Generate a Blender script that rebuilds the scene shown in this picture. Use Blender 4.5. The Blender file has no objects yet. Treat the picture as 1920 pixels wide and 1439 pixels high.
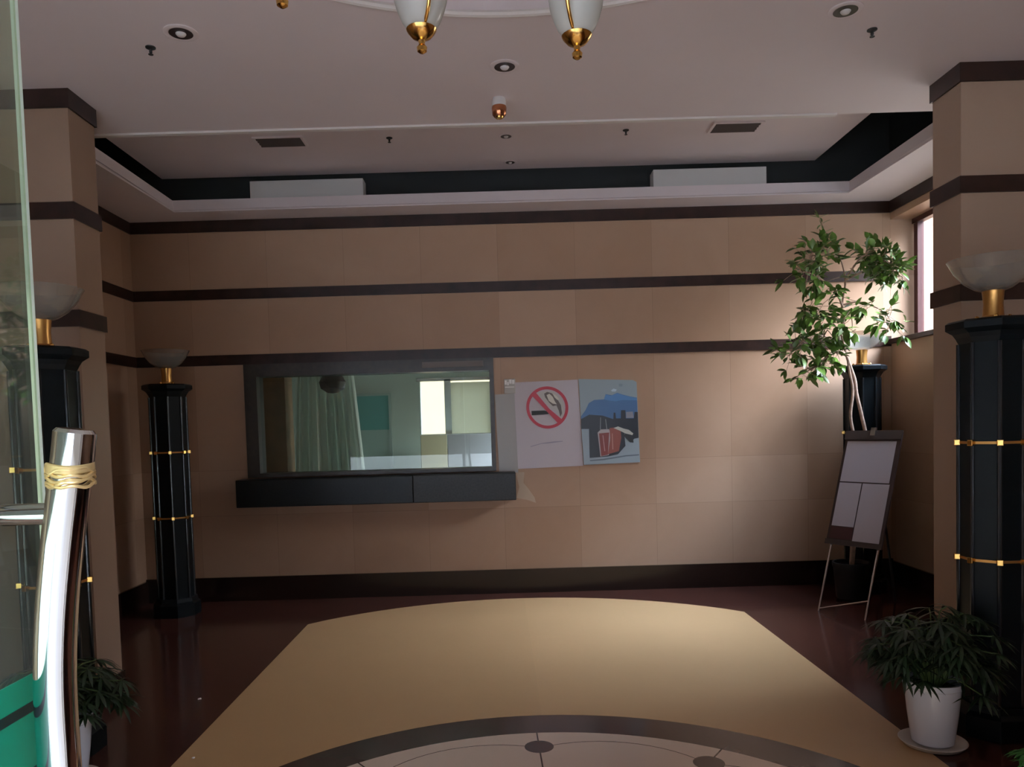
import bpy, bmesh, math, random
from mathutils import Vector, Matrix, noise
R = math.radians
PI = math.pi
C = bpy.context.scene.collection
S = bpy.context.scene
random.seed(7)

# ---------------------------------------------------------------- camera
cam_d = bpy.data.cameras.new('camera')
cam_d.sensor_fit = 'HORIZONTAL'; cam_d.sensor_width = 36
cam_d.lens = 1450 / 1920 * 36
cam_d.shift_x = (960 - 937) / 1920
cam_d.shift_y = (867 - 719.5) / 1920
cam_d.clip_start = 0.02
cam = bpy.data.objects.new('camera', cam_d); C.objects.link(cam)
cp, cr = R(-2.65), R(1.65)
fw = Vector((0, math.cos(cp), math.sin(cp))); r0 = Vector((1, 0, 0)); u0 = r0.cross(fw)
rt = math.cos(cr) * r0 - math.sin(cr) * u0
up = math.sin(cr) * r0 + math.cos(cr) * u0
m3 = Matrix((rt, up, -fw)).transposed()
cam.matrix_world = Matrix.Translation((0, 0, 1.5)) @ m3.to_4x4()
S.camera = cam

# ---------------------------------------------------------------- world, sun, exposure
w = bpy.data.worlds.new('sky'); S.world = w; w.use_nodes = True
wn = w.node_tree
bg = wn.nodes['Background']
wtc = wn.nodes.new('ShaderNodeTexCoord'); wsx = wn.nodes.new('ShaderNodeSeparateXYZ')
wrp = wn.nodes.new('ShaderNodeValToRGB')
wn.links.new(wtc.outputs['Generated'], wsx.inputs[0]); wn.links.new(wsx.outputs['Z'], wrp.inputs[0])
wrp.color_ramp.elements[0].position = 0.0; wrp.color_ramp.elements[0].color = (1.0, 0.93, 0.90, 1)
wrp.color_ramp.elements[1].position = 0.7; wrp.color_ramp.elements[1].color = (0.60, 0.72, 0.96, 1)
wn.links.new(wrp.outputs[0], bg.inputs['Color'])
# hazy sky, brighter to the east and north-east; high glow added to light the back wall
SKY_BASE, SKY_EAST, SKY_LOBE = 0.18, 7.5, 300.0
def wmath(op, a, b=None):
    n = wn.nodes.new('ShaderNodeMath'); n.operation = op
    for i, v in enumerate((a, b)):
        if v is None: continue
        if isinstance(v, (int, float)): n.inputs[i].default_value = v
        else: wn.links.new(v, n.inputs[i])
    return n.outputs[0]
ed = wn.nodes.new('ShaderNodeVectorMath'); ed.operation = 'DOT_PRODUCT'
wn.links.new(wtc.outputs['Generated'], ed.inputs[0]); ed.inputs[1].default_value = Vector((.84, .54, .05)).normalized()
lob = wmath('POWER', wmath('MAXIMUM', ed.outputs['Value'], 0.0), 3.0)
ld = wn.nodes.new('ShaderNodeVectorMath'); ld.operation = 'DOT_PRODUCT'
wn.links.new(wtc.outputs['Generated'], ld.inputs[0]); ld.inputs[1].default_value = Vector((.62, -.20, .76)).normalized()
glow = wmath('MULTIPLY', wmath('POWER', wmath('MAXIMUM', ld.outputs['Value'], 0.0), 11.0), SKY_LOBE)
wn.links.new(wmath('ADD', wmath('ADD', wmath('MULTIPLY', lob, SKY_EAST), SKY_BASE), glow), bg.inputs['Strength'])
SUN_DIR = Vector((0.42, 0.80, -0.66))
sd = bpy.data.lights.new('sun', 'SUN'); sd.energy = 4.7; sd.angle = R(1.5); sd.color = (1.0, 0.93, 0.82)
so = bpy.data.objects.new('sun', sd); C.objects.link(so)
so.rotation_euler = SUN_DIR.to_track_quat('-Z', 'Y').to_euler()
S.view_settings.view_transform = 'Standard'; S.view_settings.look = 'None'
S.view_settings.exposure = -0.2; S.view_settings.gamma = 1.0; S.view_settings.use_curve_mapping = False
S.cycles.max_bounces = 14; S.cycles.diffuse_bounces = 6; S.cycles.transparent_max_bounces = 16
S.cycles.sample_clamp_indirect = 4.0
S.cycles.use_denoising = True

# ---------------------------------------------------------------- materials
def mat(name, col, rough=0.6, metal=0.0, spec=0.5, noise_amt=0.0, noise_scale=8.0, emis=None, coat=0.0, bump=0.0):
    m = bpy.data.materials.new(name); m.use_nodes = True
    nt = m.node_tree; b = nt.nodes['Principled BSDF']
    b.inputs['Base Color'].default_value = (*col, 1); b.inputs['Roughness'].default_value = rough
    b.inputs['Metallic'].default_value = metal; b.inputs['Specular IOR Level'].default_value = spec
    b.inputs['Coat Weight'].default_value = coat
    if noise_amt or bump:
        tc = nt.nodes.new('ShaderNodeTexCoord'); n = nt.nodes.new('ShaderNodeTexNoise')
        n.inputs['Scale'].default_value = noise_scale; n.inputs['Detail'].default_value = 5
        nt.links.new(tc.outputs['Object'], n.inputs['Vector'])
        if noise_amt:
            mr = nt.nodes.new('ShaderNodeMapRange'); mr.inputs['To Min'].default_value = 1 - noise_amt; mr.inputs['To Max'].default_value = 1 + noise_amt
            mr.inputs['From Min'].default_value = .3; mr.inputs['From Max'].default_value = .7
            nt.links.new(n.outputs['Fac'], mr.inputs['Value'])
            vm = nt.nodes.new('ShaderNodeVectorMath'); vm.operation = 'SCALE'; vm.inputs[0].default_value = col
            nt.links.new(mr.outputs[0], vm.inputs['Scale']); nt.links.new(vm.outputs[0], b.inputs['Base Color'])
        if bump:
            bp = nt.nodes.new('ShaderNodeBump'); bp.inputs['Strength'].default_value = bump; bp.inputs['Distance'].default_value = 0.01
            nt.links.new(n.outputs['Fac'], bp.inputs['Height']); nt.links.new(bp.outputs[0], b.inputs['Normal'])
    if emis:
        b.inputs['Emission Color'].default_value = (*emis[0], 1); b.inputs['Emission Strength'].default_value = emis[1]
    return m

def tile_mat(name, colA, colB, rough, tu, u0, zlines, joint=0.82, floor=False, tv=0.8, spec=0.5):
    """stone slabs: tone varies slab by slab, thin joints, soft veins.  walls use u = x + y, rows cut at zlines."""
    m = bpy.data.materials.new(name); m.use_nodes = True
    nt = m.node_tree; N = nt.nodes; L = nt.links; b = N['Principled BSDF']
    b.inputs['Roughness'].default_value = rough; b.inputs['Specular IOR Level'].default_value = spec
    tc = N.new('ShaderNodeTexCoord'); sx = N.new('ShaderNodeSeparateXYZ'); L.new(tc.outputs['Object'], sx.inputs[0])
    def M(op, a, bb=None):
        n = N.new('ShaderNodeMath'); n.operation = op
        for i, v in enumerate((a, bb)):
            if v is None: continue
            if isinstance(v, (int, float)): n.inputs[i].default_value = v
            else: L.new(v, n.inputs[i])
        return n.outputs[0]
    if floor:
        u = M('DIVIDE', M('SUBTRACT', sx.outputs['X'], u0), tu)
        v = M('DIVIDE', sx.outputs['Y'], tv); row = M('FLOOR', v); fv = M('FRACT', v)
        jv = M('LESS_THAN', fv, 0.006)
    else:
        u = M('DIVIDE', M('SUBTRACT', M('ADD', sx.outputs['X'], sx.outputs['Y']), u0 + 6.9), tu)
        row = 0.0; jv = None
        for z in zlines:
            row = M('ADD', row, M('GREATER_THAN', sx.outputs['Z'], z))
            j = M('LESS_THAN', M('ABSOLUTE', M('SUBTRACT', sx.outputs['Z'], z)), 0.002)
            jv = j if jv is None else M('MAXIMUM', jv, j)
    col_i = M('FLOOR', u); fu = M('FRACT', u); ju = M('LESS_THAN', fu, 0.006)
    jj = M('MAXIMUM', ju, jv)
    cb = N.new('ShaderNodeCombineXYZ'); L.new(col_i, cb.inputs[0])
    if isinstance(row, float): cb.inputs[1].default_value = row
    else: L.new(row, cb.inputs[1])
    wnz = N.new('ShaderNodeTexWhiteNoise'); wnz.noise_dimensions = '2D'; L.new(cb.outputs[0], wnz.inputs['Vector'])
    n1 = N.new('ShaderNodeTexNoise'); n1.inputs['Scale'].default_value = 1.6; n1.inputs['Detail'].default_value = 8; n1.inputs['Roughness'].default_value = .6; n1.inputs['Distortion'].default_value = .8
    L.new(tc.outputs['Object'], n1.inputs['Vector'])
    f = M('ADD', M('MULTIPLY', wnz.outputs['Value'], 0.5), M('MULTIPLY', n1.outputs['Fac'], 0.6))
    mx = N.new('ShaderNodeMix'); mx.data_type = 'RGBA'; mx.inputs[6].default_value = (*colA, 1); mx.inputs[7].default_value = (*colB, 1)
    L.new(f, mx.inputs[0])
    m2 = N.new('ShaderNodeMix'); m2.data_type = 'RGBA'; m2.blend_type = 'MULTIPLY'; m2.inputs[7].default_value = (joint, joint, joint, 1)
    L.new(jj, m2.inputs[0]); L.new(mx.outputs[2], m2.inputs[6]); L.new(m2.outputs[2], b.inputs['Base Color'])
    return m

def thin_glass(name, tint, refl=1.0, rough=0.0, haze=0.0):
    m = bpy.data.materials.new(name); m.use_nodes = True
    nt = m.node_tree; N = nt.nodes; L = nt.links
    N.remove(N['Principled BSDF']); out = N['Material Output']
    tr = N.new('ShaderNodeBsdfTransparent'); tr.inputs[0].default_value = (*tint, 1)
    gl = N.new('ShaderNodeBsdfGlossy'); gl.inputs['Roughness'].default_value = rough; gl.inputs['Color'].default_value = (refl, refl, refl, 1)
    ge = N.new('ShaderNodeNewGeometry'); dt = N.new('ShaderNodeVectorMath'); dt.operation = 'DOT_PRODUCT'
    L.new(ge.outputs['Normal'], dt.inputs[0]); L.new(ge.outputs['Incoming'], dt.inputs[1])
    def M(op, a, b=0.0):
        n = N.new('ShaderNodeMath'); n.operation = op
        for i, v in enumerate((a, b)):
            if isinstance(v, (int, float)): n.inputs[i].default_value = v
            else: L.new(v, n.inputs[i])
        return n.outputs[0]
    fz = M('ADD', M('MULTIPLY', M('POWER', M('SUBTRACT', 1.0, M('ABSOLUTE', dt.outputs['Value'])), 5.0), .92), .045)
    mx = N.new('ShaderNodeMixShader'); L.new(fz, mx.inputs[0])
    if haze:
        df = N.new('ShaderNodeBsdfDiffuse'); df.inputs[0].default_value = (.8, .85, .82, 1)
        m0 = N.new('ShaderNodeMixShader'); m0.inputs[0].default_value = haze
        L.new(tr.outputs[0], m0.inputs[1]); L.new(df.outputs[0], m0.inputs[2]); L.new(m0.outputs[0], mx.inputs[1])
    else:
        L.new(tr.outputs[0], mx.inputs[1])
    L.new(gl.outputs[0], mx.inputs[2]); L.new(mx.outputs[0], out.inputs[0])
    return m

def frosted(name, col, trans=0.5):
    m = bpy.data.materials.new(name); m.use_nodes = True
    nt = m.node_tree; N = nt.nodes; L = nt.links; b = N['Principled BSDF']; out = N['Material Output']
    b.inputs['Base Color'].default_value = (*col, 1); b.inputs['Roughness'].default_value = .15
    t = N.new('ShaderNodeBsdfTranslucent'); t.inputs[0].default_value = (*col, 1)
    mx = N.new('ShaderNodeMixShader'); mx.inputs[0].default_value = trans
    L.new(b.outputs[0], mx.inputs[1]); L.new(t.outputs[0], mx.inputs[2]); L.new(mx.outputs[0], out.inputs[0])
    return m

ZL = [0.20, 0.768, 1.175, 2.155, 2.735]
M_wall = tile_mat('beige_marble', (.285, .163, .097), (.42, .272, .185), .36, .68, .03, ZL, joint=.78, spec=.2)
M_pil = tile_mat('pillar_marble', (.235, .15, .103), (.295, .197, .138), .42, 3.1, 1.0, [2.155, 2.735], joint=.9, spec=.2)
M_band = mat('dark_marble_band', (.022, .009, .006), .35, spec=.3, noise_amt=.5, noise_scale=9)
M_base = mat('dark_granite_skirting', (.016, .008, .006), .2, noise_amt=.2, noise_scale=5)
M_ceil = mat('ceiling_paint', (.78, .70, .715), .85, noise_amt=.02, noise_scale=2)
M_lip = mat('ceiling_lip_paint', (.80, .76, .74), .6)
M_void = mat('dark_cove_shade', (.012, .013, .012), .9)  # shade of the unlit cove put into the colour; vents reuse it
M_red = tile_mat('red_granite_floor', (.040, .016, .012), (.078, .028, .020), .13, .8, .17, [], joint=.6, floor=True, spec=.32)
M_tan = tile_mat('tan_marble_floor', (.44, .27, .13), (.54, .34, .17), .30, 1.7, .17, [], joint=.96, floor=True, tv=9.0, spec=.3)
M_in = tile_mat('pale_marble_floor', (.66, .50, .39), (.74, .58, .46), .20, 9, -3, [], joint=.96, floor=True, tv=19.0)
M_ring = mat('brown_marble_inlay', (.075, .047, .038), .15, noise_amt=.12, noise_scale=4)
M_black = mat('black_lacquer', (.0035, .005, .0058), .36, spec=.13)
M_blackg = mat('black_gloss_edge', (.010, .012, .014), .18, spec=.5)
M_blackm = mat('black_matte', (.012, .012, .012), .6)
M_gold = mat('polished_brass', (.78, .47, .14), .18, metal=1.0)
M_amber = mat('amber_brass_neck', (.50, .25, .07), .3, metal=.8)
M_bowl = thin_glass('smoky_bowl_glass', (.80, .76, .72), .8, rough=.1, haze=.12)
M_shade = frosted('white_tulip_glass', (.85, .86, .84), .5)
M_chrome = mat('polished_steel', (.80, .82, .86), .07, metal=1.0)
M_steel = mat('brushed_steel', (.62, .60, .58), .25, metal=1.0)
M_doorglass = thin_glass('green_door_glass', (.86, .95, .84), 1.0, haze=.05)
M_edge = frosted('polished_glass_edge', (.93, .99, .96), .65)
M_pane = thin_glass('window_glass', (.93, .95, .94), .9)
M_recglass = thin_glass('reception_glass', (.80, .86, .83), .9, haze=.015)
M_wframe = mat('maroon_window_frame', (.055, .016, .014), .35)
M_rframe = mat('dark_wood_frame', (.022, .014, .008), .4, noise_amt=.4, noise_scale=20)
M_counter = mat('black_granite', (.006, .006, .0055), .35, spec=.2, noise_amt=.4, noise_scale=60)
M_counter2 = mat('grey_granite', (.024, .024, .024), .38, spec=.22, noise_amt=.3, noise_scale=60)
M_white = mat('white_plastic', (.72, .70, .70), .4)
M_pot = mat('glazed_white_pot', (.80, .83, .95), .18, coat=.3)
M_soil = mat('soil', (.02, .013, .008), .95, noise_amt=.4, noise_scale=40)
M_bark = mat('pale_bark', (.32, .20, .14), .7, noise_amt=.35, noise_scale=30, bump=.4)
M_stem = mat('green_stem', (.06, .10, .025), .6)
M_leaf = mat('tree_leaf', (.075, .135, .020), .35, noise_amt=.45, noise_scale=7)
M_fern = mat('dark_palm_leaf', (.010, .027, .008), .45, noise_amt=.4, noise_scale=9)
M_lime = mat('bright_green_leaf', (.05, .20, .04), .4, noise_amt=.3, noise_scale=9)
M_wood = mat('brown_wood', (.16, .085, .035), .5, noise_amt=.3, noise_scale=6)
M_green = mat('pale_green_plaster', (.44, .50, .44), .8)
M_teal = mat('teal_board', (.07, .26, .23), .6)
M_curt = frosted('white_curtain_cloth', (.72, .78, .72), .45)
M_cream = mat('cream_plaster', (.26, .19, .105), .8)
M_conc = mat('paving_concrete', (.48, .46, .43), .8, noise_amt=.12, noise_scale=3)
M_paper = mat('lilac_paper', (.50, .44, .47), .5)
M_paper2 = mat('grey_white_paper', (.42, .375, .40), .55)
M_red_ink = mat('red_ink', (.36, .012, .030), .45)

# ---------------------------------------------------------------- mesh helpers
def obj(name, bm, m, parent=None, smooth=False, loc=None):
    me = bpy.data.meshes.new(name)
    bmesh.ops.recalc_face_normals(bm, faces=bm.faces[:])
    bm.to_mesh(me); bm.free()
    for x in (m if isinstance(m, (list, tuple)) else [m]): me.materials.append(x)
    if smooth:
        for p in me.polygons: p.use_smooth = True
        try: me.set_sharp_from_angle(angle=R(40))
        except Exception: pass
    o = bpy.data.objects.new(name, me); C.objects.link(o)
    if parent: o.parent = parent
    if loc is not None: o.location = loc
    return o
def tag(o, label, cat, group=None):
    o['label'] = label; o['category'] = cat; o['kind'] = 'thing'
    if group: o['group'] = group
    return o
def thing(name, label, cat, loc=(0, 0, 0), rz=0, group=None):
    o = bpy.data.objects.new(name, None); C.objects.link(o); o.location = loc; o.rotation_euler = (0, 0, rz)
    o.empty_display_size = .1
    return tag(o, label, cat, group)
def struct(name, bm, m, parent=None, smooth=False):
    o = obj(name, bm, m, parent, smooth)
    if parent is None: o['kind'] = 'structure'
    return o
def dup(root, loc, rz, label, group=None, scale=None):
    r = root.copy(); C.objects.link(r); r.location = loc; r.rotation_euler = (0, 0, rz); r['label'] = label
    if scale: r.scale = (scale,) * 3
    if group: r['group'] = group
    for ch in list(root.children):
        c = ch.copy(); C.objects.link(c); c.parent = r
        for g in ch.children:
            d = g.copy(); C.objects.link(d); d.parent = c
    return r
def NB(): return bmesh.new()
def box(bm, x0, x1, y0, y1, z0, z1, mi=0, bev=0.0):
    vs = [bm.verts.new((x, y, z)) for x in (x0, x1) for y in (y0, y1) for z in (z0, z1)]
    fs = [(0, 1, 3, 2), (4, 6, 7, 5), (0, 4, 5, 1), (2, 3, 7, 6), (0, 2, 6, 4), (1, 5, 7, 3)]
    ff = [bm.faces.new([vs[i] for i in f]) for f in fs]
    for f in ff: f.material_index = mi
    if bev:
        es = list({e for f in ff for e in f.edges})
        bmesh.ops.bevel(bm, geom=es, offset=bev, segments=2, affect='EDGES', profile=.5)
    return bm
def B(*a, **k): return box(NB(), *a, **k)
def lathe(bm, prof, n=32, c=(0, 0), phase=0.0, mi=0, cap=True):
    rings = []
    for r, z in prof:
        rings.append([bm.verts.new((c[0] + r * math.cos(2 * PI * i / n + phase), c[1] + r * math.sin(2 * PI * i / n + phase), z)) for i in range(n)])
    for a, b in zip(rings, rings[1:]):
        for i in range(n):
            f = bm.faces.new((a[i], a[(i + 1) % n], b[(i + 1) % n], b[i])); f.material_index = mi
    if cap:
        for rg in (rings[0], rings[-1]):
            try: f = bm.faces.new(rg); f.material_index = mi
            except Exception: pass
    return bm
def tube(bm, pts, rad, n=12, mi=0, cap=True):
    pts = [Vector(p) for p in pts]; rads = rad if isinstance(rad, (list, tuple)) else [rad] * len(pts)
    rings = []; prev = None
    for i, p in enumerate(pts):
        t = (pts[min(i + 1, len(pts) - 1)] - pts[max(i - 1, 0)]).normalized()
        if prev is None:
            a = Vector((0, 0, 1)) if abs(t.z) < .9 else Vector((1, 0, 0)); u = t.cross(a).normalized()
        else:
            u = (prev - t * prev.dot(t)).normalized()
        prev = u; v = t.cross(u)
        rings.append([bm.verts.new(p + rads[i] * (math.cos(2 * PI * k / n) * u + math.sin(2 * PI * k / n) * v)) for k in range(n)])
    for a, b in zip(rings, rings[1:]):
        for k in range(n):
            f = bm.faces.new((a[k], a[(k + 1) % n], b[(k + 1) % n], b[k])); f.material_index = mi
    if cap:
        for rg in (rings[0], rings[-1]):
            f = bm.faces.new(rg); f.material_index = mi
    return bm
def catmull(pts, k=6):
    P = [Vector(p) for p in pts]; P = [P[0] * 2 - P[1]] + P + [P[-1] * 2 - P[-2]]; out = []
    for i in range(1, len(P) - 2):
        for j in range(k):
            t = j / k; a, b, c, d = P[i - 1], P[i], P[i + 1], P[i + 2]
            out.append(.5 * ((2 * b) + (c - a) * t + (2 * a - 5 * b + 4 * c - d) * t * t + (3 * b - a - 3 * c + d) * t ** 3))
    out.append(P[-2]); return out
def prism_z(bm, poly, z0, z1, mi=0):
    a = [bm.verts.new((x, y, z0)) for x, y in poly]; b = [bm.verts.new((x, y, z1)) for x, y in poly]
    n = len(poly)
    fs = [bm.faces.new(a), bm.faces.new(b)] + [bm.faces.new((a[i], a[(i + 1) % n], b[(i + 1) % n], b[i])) for i in range(n)]
    for f in fs: f.material_index = mi
    return bm
def slab_holes(bm, axis, lo, hi, t0, t1, hole_rects):
    """box wall with rectangular holes; lo/hi = (u0,v0),(u1,v1); t = thickness interval along axis ('x' or 'y')"""
    us = sorted({lo[0], hi[0], *[h[0] for h in hole_rects], *[h[2] for h in hole_rects]})
    vs = sorted({lo[1], hi[1], *[h[1] for h in hole_rects], *[h[3] for h in hole_rects]})
    g = {}
    def V(u, v, t):
        k = (round(u, 5), round(v, 5), t)
        if k not in g: g[k] = bm.verts.new((t, u, v) if axis == 'x' else (u, t, v))
        return g[k]
    def solid(i, j):
        if i < 0 or j < 0 or i >= len(us) - 1 or j >= len(vs) - 1: return False
        cu, cv = (us[i] + us[i + 1]) / 2, (vs[j] + vs[j + 1]) / 2
        return not any(h[0] < cu < h[2] and h[1] < cv < h[3] for h in hole_rects)
    for i in range(len(us) - 1):
        for j in range(len(vs) - 1):
            if not solid(i, j): continue
            a, b, c, d = us[i], us[i + 1], vs[j], vs[j + 1]
            for t in (t0, t1): bm.faces.new((V(a, c, t), V(b, c, t), V(b, d, t), V(a, d, t)))
            for (di, dj, p, q) in ((-1, 0, (a, c), (a, d)), (1, 0, (b, c), (b, d)), (0, -1, (a, c), (b, c)), (0, 1, (a, d), (b, d))):
                if not solid(i + di, j + dj): bm.faces.new((V(*p, t0), V(*q, t0), V(*q, t1), V(*p, t1)))
    return bm

# ---------------------------------------------------------------- room shell
XL, XR, YB = -3.2, 3.5, 6.9
ZC = 3.38                      # dropped ceiling
bands = [(3.28, ZC), (2.69, 2.78), (2.11, 2.20)]
struct('ground_paving', B(-25, 25, -30, -0.12, -.12, -.015), M_conc)
struct('sky_block_wall', B(3.9, 4.3, -9, -.13, -.015, 8.0), mat('sky_block_grey', (.30, .28, .26), .85))  # unseen wall added to keep the east sky out of the entrance

# floor: one slab with inlaid stone shapes
FX = .17
bm = B(XL - .2, XR + .2, -.12, YB + .2, -.1, 0)
struct('floor', bm, M_red)
def field_poly():
    pts = [(FX - 1.7, 0.6), (FX + 1.7, 0.6), (FX + 1.7, 5.96)]
    Rr = 2.44; cy = 6.66 - Rr
    a0 = math.asin(1.7 / Rr)
    for i in range(1, 24): 
        a = a0 - 2 * a0 * i / 24
        pts.append((FX + Rr * math.sin(a), cy + Rr * math.cos(a)))
    pts.append((FX - 1.7, 5.96))
    return pts
CX, CY, RO, RI = .17, 2.30, 1.63, 1.40
circ = lambda cx, cy, r, n=96: [(cx + r * math.cos(2 * PI * i / n), cy + r * math.sin(2 * PI * i / n)) for i in range(n)]
o = struct('floor_field', prism_z(NB(), field_poly(), -.002, .002), M_tan)
o = struct('floor_ring', prism_z(NB(), circ(CX, CY, RO), .0005, .0032), M_ring)
o = struct('floor_medallion', prism_z(NB(), circ(CX, CY, RI), .0015, .0044), M_in)
bm = NB()
for k in range(10):
    a = PI / 2 - 2 * PI * k / 10 + .02
    prism_z(bm, circ(CX + 1.235 * math.cos(a), CY + 1.235 * math.sin(a), .068, 28), .003, .0056)
struct('floor_inlay_dots', bm, M_ring)
bm = NB()
for k in range(10):
    a = PI / 2 - 2 * PI * k / 10 + .02
    d = Vector((math.cos(a), math.sin(a))); nn = Vector((-d.y, d.x)) * .0035
    p, q = Vector((CX, CY)) + d * .2, Vector((CX, CY)) + d * 1.40
    prism_z(bm, [tuple(p - nn), tuple(q - nn), tuple(q + nn), tuple(p + nn)], .003, .0052)
    # shallow arcs between the discs
    b2 = a - 2 * PI / 20
    c0 = Vector((CX, CY)) + Vector((math.cos(b2), math.sin(b2))) * .75
    prev = None
    for j in range(17):
        t = b2 - .85 + 1.7 * j / 16
        pt = c0 + Vector((math.cos(t), math.sin(t))) * .56
        if prev is not None:
            e = (pt - prev).normalized(); m_ = Vector((-e.y, e.x)) * .0018
            prism_z(bm, [tuple(prev - m_), tuple(pt - m_), tuple(pt + m_), tuple(prev + m_)], .003, .0050)
        prev = pt
struct('floor_inlay_lines', bm, M_ring)

# walls
REC = (-2.15, 1.105, -.05, 2.03)          # reception opening
struct('wall_back', slab_holes(NB(), 'y', (XL - .2, 0), (4.0, 4.1), YB, YB + .15, [REC]), M_wall)
struct('wall_left', slab_holes(NB(), 'x', (-.12, 0), (YB, 4.1), XL - .2, XL, []), M_wall)
WY0, WY1, WZ0, WZ1 = 4.75, 6.9, 2.165, 3.22
struct('wall_right', slab_holes(NB(), 'x', (-.12, 0), (YB, 4.1), XR, XR + .26, [(WY0, WZ0, WY1 - .001, WZ1)]), M_wall)
# front: header, pier strips, glazed screen each side of the open doorway
struct('wall_front', slab_holes(NB(), 'y', (XL, 0), (XR, 4.1), -.12, 0, [(-3.0, 0.0, 2.3, 2.60)]), M_wall)
for n, (a, b, y) in enumerate(((-3.0, -.62, -.06), (1.25, 2.3, -.06))):
    w_ = struct('window_%d' % (n + 2), B(a + .03, b - .03, y - .005, y + .005, .08, 2.55), M_pane)
    bm = NB(); box(bm, a, a + .05, -.1, -.02, 0, 2.6); box(bm, b - .05, b, -.1, -.02, 0, 2.6); box(bm, a, b, -.1, -.02, 0, .08); box(bm, a, b, -.1, -.02, 2.54, 2.6)
    obj('window_frame', bm, M_wframe, w_)

# dark marble bands + skirting
n_ = 0
for z0, z1 in bands:
    n_ += 1; bm = NB()
    if z0 > 3:
        box(bm, XL, XR, YB - .012, YB, z0, z1); box(bm, XR - .012, XR, 0, YB - .012, z0, z1); box(bm, XL, XL + .012, 0, YB - .012, z0, z1)
    elif z0 > 2.5:
        box(bm, XL, XR, YB - .012, YB, z0, z1); box(bm, XL, XL + .012, 0, YB - .012, z0, z1); box(bm, XR - .012, XR, 0, WY0, z0, z1)
    else:
        box(bm, XL, XR, YB - .012, YB, z0, z1); box(bm, XL, XL + .012, 0, YB - .012, z0, z1); box(bm, XR - .012, XR, 0, WY0, z0, z1)
    struct('trim_%d' % n_, bm, M_band)
struct('baseboard_back', B(XL, XR, YB - .02, YB, 0, .215), M_base)
struct('baseboard_left', B(XL, XL + .02, 0, YB - .02, 0, .20), M_base)
struct('baseboard_right', B(XR - .02, XR, 0, YB - .02, 0, .20), M_base)

# pillars (half piers standing off the side walls)
def pillar(x0, x1, y0=4.25, y1=4.52, r=.02):
    p = struct('pillar', B(x0, x1, y0, y1, 0, ZC, bev=0), M_pil)
    for z0, z1 in bands:
        obj('marble_band', B(x0 - (.012 if x0 > 0 else 0), x1 + (.012 if x0 < 0 else 0), y0 - .012, y1 + .012, z0, z1), M_band, p)
    obj('skirting', B(x0 - (.012 if x0 > 0 else 0), x1 + (.012 if x0 < 0 else 0), y0 - .012, y1 + .012, 0, .12), M_base, p)
    return p
pillar(XL, -2.27); pillar(2.54, XR)

# clerestory window in the right wall, with deep reveal
wi = struct('window_1', B(XR + .235, XR + .245, WY0, WY1, WZ0, WZ1), M_pane)
bm = NB()
for y in (WY0, 5.70, WY1 - .075): box(bm, XR + .20, XR + .255, y, y + .06, WZ0, WZ1)
box(bm, XR + .19, XR + .255, WY0, WY1, WZ0, WZ0 + .045); box(bm, XR + .19, XR + .255, WY0, WY1, WZ1 - .045, WZ1)
obj('window_frame', bm, M_wframe, wi)
obj('window_sill', B(XR - .05, XR + .19, WY0, WY1 - .002, WZ0 - .035, WZ0 + .004, bev=.004), M_band, wi)

# ceilings
bm = NB()
n = 96; hc = (.10, 1.87); HR = 1.75
outer = []
for x, y in circ(hc[0], hc[1], 1, n):
    dx, dy = x - hc[0], y - hc[1]
    ts = []
    if dx > 1e-9: ts.append((XR - hc[0]) / dx)
    if dx < -1e-9: ts.append((XL - hc[0]) / dx)
    if dy > 1e-9: ts.append((4.9 - hc[1]) / dy)
    if dy < -1e-9: ts.append((0 - hc[1]) / dy)
    t = min(ts); outer.append((hc[0] + dx * t, hc[1] + dy * t))
inner = circ(hc[0], hc[1], HR, n)
corners = [(XL, 0), (XR, 0), (XL, 4.9), (XR, 4.9)]
for cx_, cy_ in corners:   # pull the nearest ray end onto the corner
    k = min(range(n), key=lambda i: (outer[i][0] - cx_) ** 2 + (outer[i][1] - cy_) ** 2); outer[k] = (cx_, cy_)
vo = [bm.verts.new((x, y, ZC)) for x, y in outer]; vi = [bm.verts.new((x, y, ZC)) for x, y in inner]
vt = [bm.verts.new((x, y, ZC + .13)) for x, y in inner]; vo2 = [bm.verts.new((x, y, ZC + .13)) for x, y in outer]
for i in range(n):
    j = (i + 1) % n
    bm.faces.new((vo[i], vo[j], vi[j], vi[i])); bm.faces.new((vi[i], vi[j], vt[j], vt[i]))
    bm.faces.new((vt[i], vt[j], vo2[j], vo2[i])); bm.faces.new((vo[i], vo[j], vo2[j], vo2[i]))
struct('ceiling', bm, M_ceil)
struct('ceiling_dome', prism_z(NB(), circ(hc[0], hc[1], HR + .1, n), ZC + .12, ZC + .16), mat('dome_paint', (.78, .74, .72), .8))
bm = NB()   # moulded double rim of the round recess
for rr, zz, th in ((HR, ZC - .0, .016), (HR - .09, ZC + .10, .014)):
    pts = [(hc[0] + rr * math.cos(2 * PI * i / 96), hc[1] + rr * math.sin(2 * PI * i / 96), zz) for i in range(97)]
    tube(bm, pts, th, 8, cap=False)
struct('trim_4', bm, M_lip, smooth=True)
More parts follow.
